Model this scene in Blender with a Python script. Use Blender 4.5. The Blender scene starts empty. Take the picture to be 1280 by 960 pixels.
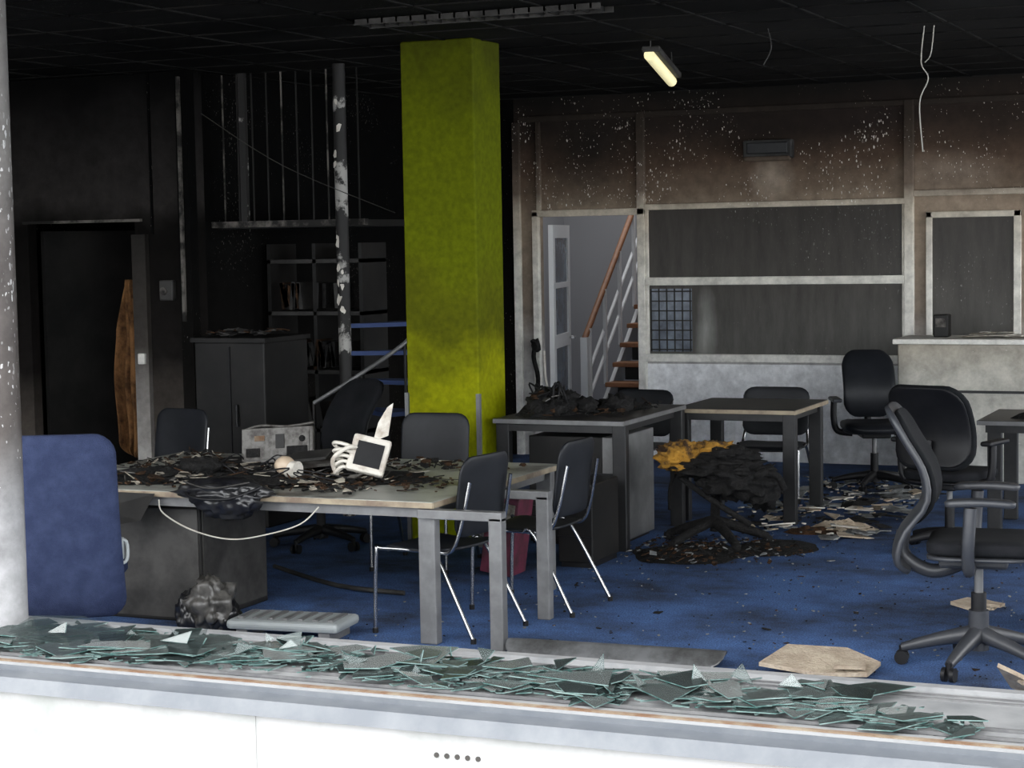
import bpy, bmesh, math, random
from mathutils import Vector, Matrix, Euler, noise
random.seed(7)
D=bpy.data; SC=bpy.context.scene
try: SC.view_settings.view_transform='Standard'
except Exception: pass
HC=3.22
# ------------------------------------------------------------ materials
def nm(name):
    m=D.materials.new(name); m.use_nodes=True
    nt=m.node_tree; b=nt.nodes['Principled BSDF']; return m,nt,b
def setin(b,n,v):
    if n in b.inputs: b.inputs[n].default_value=v
def c4(c): return (c[0],c[1],c[2],1)
def mat(name,col,rough=.5,metal=0,col2=None,scale=6,lo=.4,hi=.65,bump=0,bscale=60,detail=6,trans=0,emit=0,spec=None):
    m,nt,b=nm(name); N=nt.nodes;L=nt.links
    setin(b,'Base Color',c4(col));setin(b,'Roughness',rough);setin(b,'Metallic',metal)
    if spec is not None: setin(b,'Specular IOR Level',spec)
    geo=N.new('ShaderNodeNewGeometry')
    if col2:
        n=N.new('ShaderNodeTexNoise');n.inputs['Scale'].default_value=scale;n.inputs['Detail'].default_value=detail
        n.inputs['Roughness'].default_value=.65
        L.new(geo.outputs['Position'],n.inputs['Vector'])
        r=N.new('ShaderNodeValToRGB');r.color_ramp.elements[0].position=lo;r.color_ramp.elements[1].position=hi
        r.color_ramp.elements[0].color=c4(col);r.color_ramp.elements[1].color=c4(col2)
        L.new(n.outputs['Fac'],r.inputs[0]);L.new(r.outputs[0],b.inputs['Base Color'])
    if bump:
        n2=N.new('ShaderNodeTexNoise');n2.inputs['Scale'].default_value=bscale;n2.inputs['Detail'].default_value=4
        L.new(geo.outputs['Position'],n2.inputs['Vector'])
        bp=N.new('ShaderNodeBump');bp.inputs['Strength'].default_value=bump;bp.inputs['Distance'].default_value=.02
        L.new(n2.outputs['Fac'],bp.inputs['Height']);L.new(bp.outputs[0],b.inputs['Normal'])
    if trans: setin(b,'Transmission Weight',trans)
    if emit:
        setin(b,'Emission Color',c4(col));setin(b,'Emission Strength',emit)
    return m
def soot(name,stops,rough=.8,speck=0,speckcol=(.75,.72,.66),zspeck=(0,9),speckscale=(48,48,22),nz=.35,nscale=2.2,patches=(),streak=.0,spec=.15):
    """stops: list of (z,color) -- smoke staining by height, plus flaked paint specks"""
    m,nt,b=nm(name);N=nt.nodes;L=nt.links;setin(b,'Roughness',rough);setin(b,'Specular IOR Level',spec)
    geo=N.new('ShaderNodeNewGeometry');sx=N.new('ShaderNodeSeparateXYZ');L.new(geo.outputs['Position'],sx.inputs[0])
    n=N.new('ShaderNodeTexNoise');n.inputs['Scale'].default_value=nscale;n.inputs['Detail'].default_value=7;L.new(geo.outputs['Position'],n.inputs['Vector'])
    ma=N.new('ShaderNodeMath');ma.operation='MULTIPLY_ADD';L.new(n.outputs['Fac'],ma.inputs[0]);ma.inputs[1].default_value=nz*2;L.new(sx.outputs['Z'],ma.inputs[2])
    mr=N.new('ShaderNodeMapRange');mr.inputs['From Min'].default_value=stops[0][0]+nz;mr.inputs['From Max'].default_value=stops[-1][0]+nz
    L.new(ma.outputs[0],mr.inputs['Value'])
    r=N.new('ShaderNodeValToRGB');cr=r.color_ramp;z0=stops[0][0];z1=stops[-1][0]
    cr.elements[0].position=0;cr.elements[0].color=c4(stops[0][1]);cr.elements[1].position=1;cr.elements[1].color=c4(stops[-1][1])
    for z,c in stops[1:-1]:
        e=cr.elements.new((z-z0)/(z1-z0));e.color=c4(c)
    L.new(mr.outputs[0],r.inputs[0]);out=r.outputs[0]
    for (px,pz,rx,rz,pc,amt) in patches:   # pale / burnt stains on the surface
        sb=N.new('ShaderNodeVectorMath');sb.operation='SUBTRACT';L.new(geo.outputs['Position'],sb.inputs[0]);sb.inputs[1].default_value=(px,16,pz)
        ml=N.new('ShaderNodeVectorMath');ml.operation='MULTIPLY';L.new(sb.outputs[0],ml.inputs[0]);ml.inputs[1].default_value=(1/rx,0,1/rz)
        le=N.new('ShaderNodeVectorMath');le.operation='LENGTH';L.new(ml.outputs[0],le.inputs[0])
        ad=N.new('ShaderNodeMath');ad.operation='MULTIPLY_ADD';L.new(n.outputs['Fac'],ad.inputs[0]);ad.inputs[1].default_value=1.2;L.new(le.outputs['Value'],ad.inputs[2])
        pr=N.new('ShaderNodeMapRange');pr.inputs['From Min'].default_value=.6;pr.inputs['From Max'].default_value=1.7;pr.inputs['To Min'].default_value=amt;pr.inputs['To Max'].default_value=0
        L.new(ad.outputs[0],pr.inputs['Value'])
        mx=N.new('ShaderNodeMix');mx.data_type='RGBA';L.new(pr.outputs[0],mx.inputs[0]);L.new(out,mx.inputs[6]);mx.inputs[7].default_value=c4(pc);out=mx.outputs[2]
    n3=N.new('ShaderNodeTexNoise');n3.inputs['Scale'].default_value=9;n3.inputs['Detail'].default_value=8;n3.inputs['Roughness'].default_value=.7
    if streak:
        st=N.new('ShaderNodeVectorMath');st.operation='MULTIPLY';st.inputs[1].default_value=(1,1,streak);L.new(geo.outputs['Position'],st.inputs[0]);L.new(st.outputs[0],n3.inputs['Vector'])
    else: L.new(geo.outputs['Position'],n3.inputs['Vector'])
    r3=N.new('ShaderNodeMapRange');r3.inputs['From Min'].default_value=.3;r3.inputs['From Max'].default_value=.7;r3.inputs['To Min'].default_value=.62;r3.inputs['To Max'].default_value=1.15
    L.new(n3.outputs['Fac'],r3.inputs['Value'])
    mx=N.new('ShaderNodeVectorMath');mx.operation='SCALE';L.new(out,mx.inputs[0]);L.new(r3.outputs[0],mx.inputs['Scale']);out=mx.outputs[0]
    if speck:
        nw=N.new('ShaderNodeTexNoise');nw.inputs['Scale'].default_value=40;L.new(geo.outputs['Position'],nw.inputs['Vector'])
        wv=N.new('ShaderNodeVectorMath');wv.operation='SCALE';L.new(nw.outputs['Color'],wv.inputs[0]);wv.inputs['Scale'].default_value=1.1
        for q,(ss,sk,lo_) in enumerate(((1.3,speck,.42),(.65,speck*.8,.55))):
            mp=N.new('ShaderNodeVectorMath');mp.operation='MULTIPLY';mp.inputs[1].default_value=[a*ss for a in speckscale];L.new(geo.outputs['Position'],mp.inputs[0])
            aw=N.new('ShaderNodeVectorMath');aw.operation='ADD';L.new(mp.outputs[0],aw.inputs[0]);L.new(wv.outputs[0],aw.inputs[1])
            v=N.new('ShaderNodeTexVoronoi');v.inputs['Scale'].default_value=1;L.new(aw.outputs[0],v.inputs['Vector'])
            nn=N.new('ShaderNodeTexNoise');nn.inputs['Scale'].default_value=1.7+q;nn.inputs['Detail'].default_value=3;L.new(geo.outputs['Position'],nn.inputs['Vector'])
            th=N.new('ShaderNodeMapRange');th.inputs['From Min'].default_value=lo_;th.inputs['From Max'].default_value=lo_+.22;th.inputs['To Min'].default_value=.01;th.inputs['To Max'].default_value=sk
            L.new(nn.outputs['Fac'],th.inputs['Value'])
            sc=N.new('ShaderNodeSeparateXYZ');L.new(v.outputs['Color'],sc.inputs[0])
            mm=N.new('ShaderNodeMath');mm.operation='MULTIPLY';L.new(th.outputs[0],mm.inputs[0]);L.new(sc.outputs['X'],mm.inputs[1])
            lt=N.new('ShaderNodeMath');lt.operation='LESS_THAN';L.new(v.outputs['Distance'],lt.inputs[0]);L.new(mm.outputs[0],lt.inputs[1])
            za=N.new('ShaderNodeMath');za.operation='GREATER_THAN';L.new(sx.outputs['Z'],za.inputs[0]);za.inputs[1].default_value=zspeck[0]
            zb=N.new('ShaderNodeMath');zb.operation='MULTIPLY';L.new(lt.outputs[0],zb.inputs[0]);L.new(za.outputs[0],zb.inputs[1])
            zc=N.new('ShaderNodeMath');zc.operation='MULTIPLY';L.new(zb.outputs[0],zc.inputs[0]);L.new(sc.outputs['Y'],zc.inputs[1])
            mix=N.new('ShaderNodeMix');mix.data_type='RGBA';L.new(zc.outputs[0],mix.inputs[0]);L.new(out,mix.inputs[6]);mix.inputs[7].default_value=c4(speckcol);out=mix.outputs[2]
    L.new(out,b.inputs['Base Color'])
    return m

M={}
M['black']=mat('black_plastic',(.005,.005,.006),.5,col2=(.011,.011,.012),scale=5,spec=.25)
M['charchair']=mat('charcoal_seat_plastic',(.006,.007,.009),.45,col2=(.012,.013,.016),scale=4,spec=.25)
M['greychair']=mat('grey_chair_plastic',(.026,.028,.033),.42,col2=(.042,.043,.047),scale=5,spec=.4)
M['blackfab']=mat('black_upholstery',(.004,.005,.006),.9,col2=(.009,.009,.011),scale=9,bump=.2,bscale=200,spec=.2)
M['bluefab']=mat('blue_upholstery',(.016,.023,.056),.95,col2=(.026,.036,.078),scale=14,bump=.5,bscale=260,spec=.2)
M['chrome']=mat('chrome_tube',(.48,.48,.48),.25,1)
M['greymetal']=mat('grey_painted_steel',(.11,.11,.11),.45,.2,col2=(.16,.16,.16),scale=7)
M['darkmetal']=mat('dark_steel',(.012,.012,.013),.5,.3,col2=(.022,.022,.022))
M['top']=mat('table_laminate_sooty',(.33,.335,.30),.35,col2=(.07,.06,.048),scale=3.2,lo=.48,hi=.66)
M['topedge']=mat('table_wood_edge',(.30,.25,.17),.6,col2=(.14,.10,.07),scale=5)
M['top2']=mat('sooty_desk_laminate',(.035,.035,.033),.35,col2=(.009,.009,.009),scale=3)
M['ash']=mat('charred_ash',(.003,.003,.003),.85,col2=(.010,.009,.0085),scale=18,bump=.8,bscale=40,spec=.3)
M['ashbrown']=mat('brown_char',(.012,.007,.004),.9,col2=(.065,.033,.016),scale=14,bump=.7,bscale=50,spec=.2)
M['paper']=mat('scorched_paper',(.34,.31,.25),.9,col2=(.06,.04,.028),scale=11,lo=.44,hi=.64)
M['white']=mat('white_plastic',(.56,.53,.47),.5,col2=(.26,.20,.15),scale=9,lo=.48,hi=.72)
M['cream']=mat('cream_plastic',(.46,.36,.26),.4)
M['tile']=mat('broken_ceiling_tile',(.44,.37,.28),.95,col2=(.28,.22,.16),scale=8,bump=.6,bscale=70)
M['tilegrey']=mat('grey_tile_debris',(.20,.21,.21),.9,col2=(.04,.04,.04),scale=8)
M['casing']=mat('burnt_galvanised_metal',(.09,.086,.078),.5,.3,col2=(.022,.017,.014),scale=14,lo=.42,hi=.60)
M['foam']=mat('yellow_foam',(.36,.18,.02),.95,col2=(.035,.016,.006),scale=10,lo=.45,hi=.59,bump=.6)
M['magenta']=mat('magenta_box',(.13,.015,.042),.6,col2=(.04,.01,.015),scale=8)
M['orangecloth']=mat('orange_cloth',(.22,.11,.045),.95,col2=(.05,.024,.012),scale=7,bump=.4,bscale=25,spec=.1)
M['wood']=mat('orange_wood',(.24,.10,.038),.5,col2=(.17,.065,.025),scale=9)
M['whitepaint']=mat('white_gloss_paint',(.60,.61,.62),.5)
M['roomwhite']=mat('stairwell_plaster',(.29,.29,.30),.9)
M['cab']=mat('dark_cabinet',(.008,.0078,.0075),.5,col2=(.016,.015,.014),scale=3,spec=.22)
M['cabgrey']=mat('grey_cabinet',(.05,.048,.045),.6,col2=(.02,.019,.018),scale=4,spec=.22)
M['bag']=mat('grey_plastic_bag',(.08,.076,.07),.35,col2=(.016,.015,.013),scale=16)
M['blackbag']=mat('melted_black_bag',(.007,.007,.009),.28,col2=(.02,.02,.02),scale=10)
M['lightgrey']=mat('light_grey_plastic',(.25,.27,.27),.5)
M['bluetread']=mat('blue_stair_tread',(.022,.042,.12),.8)
M['cable']=mat('white_cable',(.40,.38,.33),.5)
M['lamp']=mat('fluorescent_lamp',(1,.90,.52),.4,emit=.5)
M['metalstrip']=mat('aluminium_strip',(.20,.205,.21),.35,.5,col2=(.08,.08,.08),scale=6)
M['pole']=mat('peeling_pole_paint',(.008,.007,.0065),.7,col2=(.30,.29,.27),scale=3.2,lo=.54,hi=.58)
def carpet():
    m,nt,b=nm('blue_carpet');N=nt.nodes;L=nt.links;setin(b,'Roughness',.92);setin(b,'Specular IOR Level',.2)
    g=N.new('ShaderNodeNewGeometry')
    n=N.new('ShaderNodeTexNoise');n.inputs['Scale'].default_value=1.3;n.inputs['Detail'].default_value=9;n.inputs['Roughness'].default_value=.7;L.new(g.outputs['Position'],n.inputs['Vector'])
    r=N.new('ShaderNodeValToRGB');e=r.color_ramp.elements;e[0].position=.36;e[0].color=(.024,.033,.058,1);e[1].position=.6;e[1].color=(.058,.116,.27,1)
    L.new(n.outputs['Fac'],r.inputs[0])
    n2=N.new('ShaderNodeTexNoise');n2.inputs['Scale'].default_value=120;n2.inputs['Detail'].default_value=3;L.new(g.outputs['Position'],n2.inputs['Vector'])
    mr=N.new('ShaderNodeMapRange');mr.inputs['From Min'].default_value=.3;mr.inputs['From Max'].default_value=.7;mr.inputs['To Min'].default_value=.4;mr.inputs['To Max'].default_value=1.6;L.new(n2.outputs['Fac'],mr.inputs['Value'])
    s=N.new('ShaderNodeVectorMath');s.operation='SCALE';L.new(r.outputs[0],s.inputs[0]);L.new(mr.outputs[0],s.inputs['Scale'])
    L.new(s.outputs[0],b.inputs['Base Color'])
    bp=N.new('ShaderNodeBump');bp.inputs['Strength'].default_value=.5;bp.inputs['Distance'].default_value=.01;L.new(n2.outputs['Fac'],bp.inputs['Height']);L.new(bp.outputs[0],b.inputs['Normal'])
    return m
M['carpet']=carpet()
M['wallblack']=soot('soot_blackened_wall',[(0,(.018,.016,.014)),(1.2,(.006,.0055,.005)),(2.2,(.0028,.0028,.0028)),(3.2,(.002,.002,.002))],speck=.34,speckcol=(.13,.12,.11),spec=.05)
M['wallleft']=soot('smoked_partition',[(0,(.18,.15,.13)),(.6,(.08,.068,.058)),(1.1,(.014,.012,.011)),(2.1,(.0055,.005,.0045)),(2.3,(.030,.027,.025)),(2.7,(.020,.018,.017)),(3.2,(.0035,.0035,.0035))],spec=.05,nz=.25)
PW=[(-4.54,2.42,.20,.26,(.44,.36,.28),.85),(-4.54,2.85,.9,.28,(.014,.010,.008),.92),(-3.0,2.45,.5,.2,(.28,.22,.17),.55),(-6.2,2.8,.6,.5,(.014,.011,.009),.92),(-3.8,2.95,.7,.28,(.018,.012,.010),.85),(-2.6,2.95,.6,.28,(.022,.015,.011),.8)]
M['panel']=soot('heat_browned_panel',[(.75,(.50,.49,.48)),(1.3,(.22,.18,.145)),(2.15,(.31,.24,.175)),(2.33,(.17,.125,.088)),(2.6,(.078,.050,.033)),(2.9,(.024,.016,.012)),(3.2,(.006,.005,.004))],speck=.46,speckcol=(.62,.57,.50),zspeck=(2.2,9),nz=.18,nscale=1.6,patches=PW)
M['lowpanel']=soot('white_lower_panel',[(0,(.88,.90,.93)),(.8,(.86,.87,.88)),(1.0,(.8,.8,.8))],nz=.1)
M['frame']=soot('sooty_white_frame',[(0,(.80,.80,.78)),(1.6,(.74,.71,.63)),(2.2,(.54,.47,.37)),(2.35,(.16,.12,.09)),(2.75,(.045,.033,.024)),(3.2,(.010,.008,.007))],speck=.3,zspeck=(2.2,9),nz=.1)
M['strip']=mat('scorched_metal_angle',(.13,.118,.105),.6,col2=(.013,.012,.011),scale=5,lo=.42,hi=.56,spec=.2)
M['doorpost']=soot('smoked_door_post',[(0,(.52,.50,.47)),(.7,(.28,.26,.24)),(1.2,(.055,.048,.042)),(2.1,(.02,.018,.016))],nz=.15)
M['pane']=soot('smoked_glass',[(.9,(.10,.097,.088)),(1.5,(.070,.064,.056)),(2.2,(.042,.036,.030))],rough=.4,speck=.34,speckcol=(.25,.24,.22),nz=.1,patches=[(-5.12,1.15,.10,.34,(.36,.36,.33),.8)],streak=.2)
M['pane2']=mat('blue_wire_glass',(.15,.18,.22),.25,col2=(.07,.08,.10),scale=4)
M['ceil']=soot('burnt_ceiling',[(3.0,(.022,.021,.020)),(3.3,(.0045,.0045,.0045))],speck=.34,speckcol=(.09,.09,.08),speckscale=(40,40,40),nz=.30,nscale=.7,spec=.06)
M['grid']=mat('sooty_ceiling_tbar',(.012,.0115,.011),.7,col2=(.004,.004,.004),scale=1.2,lo=.45,hi=.55,spec=.06)
M['counter']=soot('counter_front',[(0,(.55,.55,.52)),(.8,(.50,.48,.42)),(1.2,(.36,.31,.24))],speck=.25,speckscale=(12,12,30),nz=.2)
M['post']=soot('post_paint',[(.3,(.27,.27,.275)),(.9,(.20,.20,.205)),(1.25,(.065,.057,.053)),(1.9,(.065,.058,.055)),(2.4,(.11,.105,.10)),(3.2,(.14,.135,.13))],rough=.5,speck=.55,speckcol=(.36,.36,.36),zspeck=(.9,9),nz=.2)
M['sill']=mat('white_sill',(.20,.203,.206),.4,col2=(.12,.125,.13),scale=5,lo=.45,hi=.75)
M['groove']=mat('sill_track',(.07,.07,.073),.5,col2=(.12,.12,.12),scale=8)
M['sillframe']=mat('grey_blue_window_frame',(.068,.076,.088),.4,col2=(.10,.108,.118),scale=5)
M['stone']=mat('white_exterior_panel',(.31,.31,.31),.6,col2=(.215,.228,.215),scale=2.4,lo=.5,hi=.7)
M['pave']=mat('pavement',(.30,.29,.28),.9,col2=(.22,.21,.20),scale=4)
M['facade']=mat('facade_render',(.3,.3,.3),.9)
M['plaster']=mat('grey_plaster',(.10,.10,.10),.9)
M['rust']=mat('rusty_residue',(.10,.05,.024),.9,col2=(.17,.14,.10),scale=9)
M['hole']=mat('painted_hole_shade',(.03,.027,.024),.8)
def greenm():
    m,nt,b=nm('lime_green_paint');N=nt.nodes;L=nt.links;setin(b,'Roughness',.7);setin(b,'Specular IOR Level',.08)
    g=N.new('ShaderNodeNewGeometry');sx=N.new('ShaderNodeSeparateXYZ');L.new(g.outputs['Position'],sx.inputs[0])
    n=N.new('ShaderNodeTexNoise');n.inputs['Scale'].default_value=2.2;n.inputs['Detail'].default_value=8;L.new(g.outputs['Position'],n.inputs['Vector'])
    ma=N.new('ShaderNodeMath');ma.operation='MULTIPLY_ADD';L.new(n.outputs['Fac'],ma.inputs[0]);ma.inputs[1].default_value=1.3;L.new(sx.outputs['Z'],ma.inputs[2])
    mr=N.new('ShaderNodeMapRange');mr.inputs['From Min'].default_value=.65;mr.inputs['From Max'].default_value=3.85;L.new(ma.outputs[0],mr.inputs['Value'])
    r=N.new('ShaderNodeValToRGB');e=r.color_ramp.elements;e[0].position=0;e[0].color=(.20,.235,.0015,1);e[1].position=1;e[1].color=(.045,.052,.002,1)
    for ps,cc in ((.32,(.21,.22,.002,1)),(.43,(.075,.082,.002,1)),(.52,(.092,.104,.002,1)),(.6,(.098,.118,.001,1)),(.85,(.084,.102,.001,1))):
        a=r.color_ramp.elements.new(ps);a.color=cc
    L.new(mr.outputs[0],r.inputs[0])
    n3=N.new('ShaderNodeTexNoise');n3.inputs['Scale'].default_value=30;n3.inputs['Detail'].default_value=6;L.new(g.outputs['Position'],n3.inputs['Vector'])
    r3=N.new('ShaderNodeMapRange');r3.inputs['From Min'].default_value=.3;r3.inputs['From Max'].default_value=.7;r3.inputs['To Min'].default_value=.8;r3.inputs['To Max'].default_value=1.15;L.new(n3.outputs['Fac'],r3.inputs['Value'])
    s=N.new('ShaderNodeVectorMath');s.operation='SCALE';L.new(r.outputs[0],s.inputs[0]);L.new(r3.outputs[0],s.inputs['Scale'])
    L.new(s.outputs[0],b.inputs['Base Color']);return m
M['green']=greenm()
def glassm():
    m,nt,b=nm('broken_safety_glass');N=nt.nodes;L=nt.links
    out=[n for n in N if n.type=='OUTPUT_MATERIAL'][0];N.remove(b)
    g=N.new('ShaderNodeNewGeometry')
    r=N.new('ShaderNodeValToRGB');e=r.color_ramp.elements;e[0].position=0;e[0].color=(.03,.042,.042,1);e[1].position=1;e[1].color=(.40,.42,.41,1)
    for ps,cc in ((.3,(.075,.092,.09,1)),(.65,(.16,.185,.18,1))):
        a=r.color_ramp.elements.new(ps);a.color=cc
    L.new(g.outputs['Random Per Island'],r.inputs[0])
    d=N.new('ShaderNodeBsdfDiffuse');L.new(r.outputs[0],d.inputs[0])
    t=N.new('ShaderNodeBsdfTransparent');t.inputs[0].default_value=(.92,.955,.95,1)
    gl=N.new('ShaderNodeBsdfGlossy');gl.inputs['Roughness'].default_value=.12;gl.inputs[0].default_value=(.4,.43,.43,1)
    m1=N.new('ShaderNodeMixShader');m1.inputs[0].default_value=.68;L.new(d.outputs[0],m1.inputs[1]);L.new(t.outputs[0],m1.inputs[2])
    fr=N.new('ShaderNodeFresnel');fr.inputs[0].default_value=1.5
    m2=N.new('ShaderNodeMixShader');L.new(fr.outputs[0],m2.inputs[0]);L.new(m1.outputs[0],m2.inputs[1]);L.new(gl.outputs[0],m2.inputs[2])
    L.new(m2.outputs[0],out.inputs[0]);return m
M['glass']=glassm()
M['glassedge']=mat('glass_edge',(.035,.085,.078),.25,col2=(.15,.21,.20),scale=14)

# ------------------------------------------------------------ mesh builder
class B:
    def __init__(s): s.v=[];s.f=[];s.m=[];s.sm=[];s.mats=[]
    def mi(s,k):
        if k not in s.mats: s.mats.append(k)
        return s.mats.index(k)
    def add(s,vs,fs,k,smooth=False):
        o=len(s.v);s.v+= [tuple(v) for v in vs];i=s.mi(k)
        for f in fs: s.f.append([a+o for a in f]);s.m.append(i);s.sm.append(smooth)
    def box(s,c,sz,k,rot=(0,0,0),bev=0,taper=1):
        bm=bmesh.new();bmesh.ops.create_cube(bm,size=1)
        for v in bm.verts:
            t=taper if v.co.z>0 else 1
            v.co=Vector((v.co.x*sz[0]*t,v.co.y*sz[1]*t,v.co.z*sz[2]))
        if bev: bmesh.ops.bevel(bm,geom=bm.edges[:]+bm.verts[:],offset=bev,segments=2,affect='EDGES',profile=.5)
        R=Euler(rot).to_matrix();C=Vector(c)
        bm.verts.ensure_lookup_table()
        s.add([R@v.co+C for v in bm.verts],[[v.index for v in f.verts] for f in bm.faces],k,False);bm.free()
    def b2(s,a,b,k,bev=0):
        s.box([(a[i]+b[i])/2 for i in range(3)],[abs(b[i]-a[i]) for i in range(3)],k,bev=bev)
    def tube(s,pts,r,k,seg=8,smoothpts=0):
        P=[Vector(p) for p in pts]
        if smoothpts and len(P)>2:
            Q=[]
            for i in range(len(P)-1):
                p0=P[max(i-1,0)];p1=P[i];p2=P[i+1];p3=P[min(i+2,len(P)-1)]
                for j in range(smoothpts):
                    t=j/smoothpts
                    Q.append(.5*((2*p1)+(-p0+p2)*t+(2*p0-5*p1+4*p2-p3)*t*t+(-p0+3*p1-3*p2+p3)*t**3))
            Q.append(P[-1]);P=Q
        n=len(P);R=r if isinstance(r,(list,tuple)) else None
        vs=[];up=None
        for i,p in enumerate(P):
            t=(P[min(i+1,n-1)]-P[max(i-1,0)]).normalized()
            if up is None: up=Vector((0,0,1)) if abs(t.z)<.9 else Vector((1,0,0))
            x=(up-t*up.dot(t));
            if x.length<1e-4: x=t.orthogonal()
            x.normalize();y=t.cross(x);up=x
            rr=(R[0]+(R[1]-R[0])*i/(n-1)) if R else r
            for j in range(seg):
                a=2*math.pi*j/seg;vs.append(p+x*rr*math.cos(a)+y*rr*math.sin(a))
        fs=[[i*seg+j,i*seg+(j+1)%seg,(i+1)*seg+(j+1)%seg,(i+1)*seg+j] for i in range(n-1) for j in range(seg)]
        s.add(vs,fs,k,True);s.add(vs[:seg],[list(range(seg))[::-1]],k);s.add(vs[-seg:],[list(range(seg))],k)
    def cyl(s,a,b,r,k,seg=16): s.tube([a,b],r,k,seg)
    def panel(s,w,h,r,th,fn,k,nu=10,nv=14):
        def W(t):
            d=min(t,h-t)
            if d<r: return w/2-r+math.sqrt(max(r*r-(r-d)**2,0))
            return w/2
        ts=[h*(.5-.5*math.cos(math.pi*i/nv)) for i in range(nv+1)]
        us=[-math.cos(math.pi*i/nu) for i in range(nu+1)]
        a=[];bk=[];e=1e-3
        for t in ts:
            for u in us:
                x=u*W(t);p=Vector(fn(x,t))
                dx=(Vector(fn(x+e,t))-p);dt=(Vector(fn(x,t+e))-p);n=dx.cross(dt).normalized()
                edge=min(1,(1-abs(u))*6,(min(t,h-t)/h)*10);q=th*(.45+.55*math.sqrt(max(edge,0)))
                a.append(p+n*q/2);bk.append(p-n*q/2)
        m=len(us);N=len(ts);o=len(a);fs=[]
        for i in range(N-1):
            for j in range(m-1):
                q=[i*m+j,i*m+j+1,(i+1)*m+j+1,(i+1)*m+j];fs.append(q);fs.append([x+o for x in q[::-1]])
        ring=[j for j in range(m)]+[i*m+m-1 for i in range(1,N)]+[(N-1)*m+j for j in range(m-2,-1,-1)]+[i*m for i in range(N-2,0,-1)]
        for i in range(len(ring)):
            p,q=ring[i],ring[(i+1)%len(ring)];fs.append([q,p,p+o,q+o])
        s.add(a+bk,fs,k,True)
    def blob(s,c,sz,k,amp=.3,fr=2.5,sub=2,seed=0,flat=None,smooth=None):
        bm=bmesh.new();bmesh.ops.create_icosphere(bm,subdivisions=sub,radius=1);bm.verts.ensure_lookup_table()
        vs=[]
        for v in bm.verts:
            d=1+amp*(noise.noise(v.co*fr+Vector((seed*3.1,seed,0)))*1.6+noise.noise(v.co*fr*2.7+Vector((seed,seed*2.3,5)))*.6)
            p=Vector((v.co.x*sz[0]*d,v.co.y*sz[1]*d,v.co.z*sz[2]*d))
            if flat is not None: p.z=max(p.z,flat-c[2])
            vs.append(p+Vector(c))
        s.add(vs,[[v.index for v in f.verts] for f in bm.faces],k,(amp<.25) if smooth is None else smooth);bm.free()
    def flake(s,c,r,th,k,rot,ke=None,n=None,asp=1.0,jit=.3):
        n=n or random.choice([3,4,4,5,6]);a0=random.random()*6.28
        A=sorted([a0+2*math.pi*(i+random.uniform(-jit,jit))/n for i in range(n)])
        R=Euler(rot).to_matrix();C=Vector(c);vs=[]
        rr=[r*random.uniform(.55,1.15) for _ in A]
        for z in (-th/2,th/2):
            for a,q in zip(A,rr): vs.append(R@Vector((math.cos(a)*q,math.sin(a)*q*asp,z))+C)
        o=len(s.v);s.v+=[tuple(v) for v in vs];i0=s.mi(k);i1=s.mi(ke or k)
        for f in (list(range(n))[::-1],[i+n for i in range(n)]): s.f.append([a+o for a in f]);s.m.append(i0);s.sm.append(False)
        for i in range(n): s.f.append([o+i,o+(i+1)%n,o+(i+1)%n+n,o+i+n]);s.m.append(i1);s.sm.append(False)
    def mound(s,c,rx,ry,h,k,seed=0,nu=26,nv=26,fr=6,rough=.5):
        vs=[];cx,cy,cz=c
        for i in range(nu+1):
            for j in range(nv+1):
                u=i/nu*2-1;v=j/nv*2-1;d=math.sqrt(u*u+v*v)
                ang=math.atan2(v,u);lim=.8+.25*noise.noise(Vector((math.cos(ang)*1.5,math.sin(ang)*1.5,seed)))
                q=max(0,1-(d/lim)**2)
                z=h*q*(.55+rough*1.6*abs(noise.noise(Vector((u*fr,v*fr,seed*7.7)))))
                sc=min(1,lim/max(d,1e-6)) if d>lim else 1
                vs.append((cx+u*rx*sc,cy+v*ry*sc,cz+z+.001))
        m=nv+1
        s.add(vs,[[i*m+j,(i+1)*m+j,(i+1)*m+j+1,i*m+j+1] for i in range(nu) for j in range(nv)],k)
    def fin(s,name,loc=(0,0,0),rz=0,rot=None,scale=None):
        me=D.meshes.new(name);me.from_pydata(s.v,[],s.f)
        for k in s.mats: me.materials.append(M[k])
        me.polygons.foreach_set('material_index',s.m);me.polygons.foreach_set('use_smooth',s.sm);me.update()
        ob=D.objects.new(name,me);SC.collection.objects.link(ob);ob.location=loc;ob.rotation_euler=rot or (0,0,rz)
        if scale: ob.scale=scale
        return ob
rad=math.radians
# ------------------------------------------------------------ room shell
XL,XR,YF,YB=-9.75,2.6,6.27,16.0
b=B();b.b2((XL-.2,6.27,-.2),(XR+.2,YB+4.2,0),'carpet');b.fin('floor')
b=B();b.b2((XL-.2,6.27,HC),(XR+.2,YB+.2,HC+.2),'ceil');b.fin('ceiling')
b=B()
for i in range(21):
    x=XL+.3+i*.6;b.b2((x-.01,6.3,HC-.008),(x+.01,YB,HC),'grid')
for j in range(17):
    y=6.4+j*.6;b.b2((XL,y-.01,HC-.008),(XR,y+.01,HC),'grid')
b.fin('trim_ceiling_grid')
b=B();b.b2((XL-.2,5.6,-.2),(XL,YB,HC),'wallblack');b.fin('wall_left')
b=B();b.b2((XR,6.27,-.2),(XR+.2,YB,.3),'plaster');b.b2((XR,6.27,3.05),(XR+.2,YB,HC),'plaster');b.b2((XR,6.27,.3),(XR+.2,8.6,3.05),'plaster');b.b2((XR,15.85,.3),(XR+.2,YB,3.05),'plaster')  # unseen window opening, added and enlarged to bring daylight onto the back wall
for y in (10.9,13.2): b.b2((XR+.05,y,.3),(XR+.15,y+.08,3.05),'frame')
b.fin('wall_right')
b=B();T=.12
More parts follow.
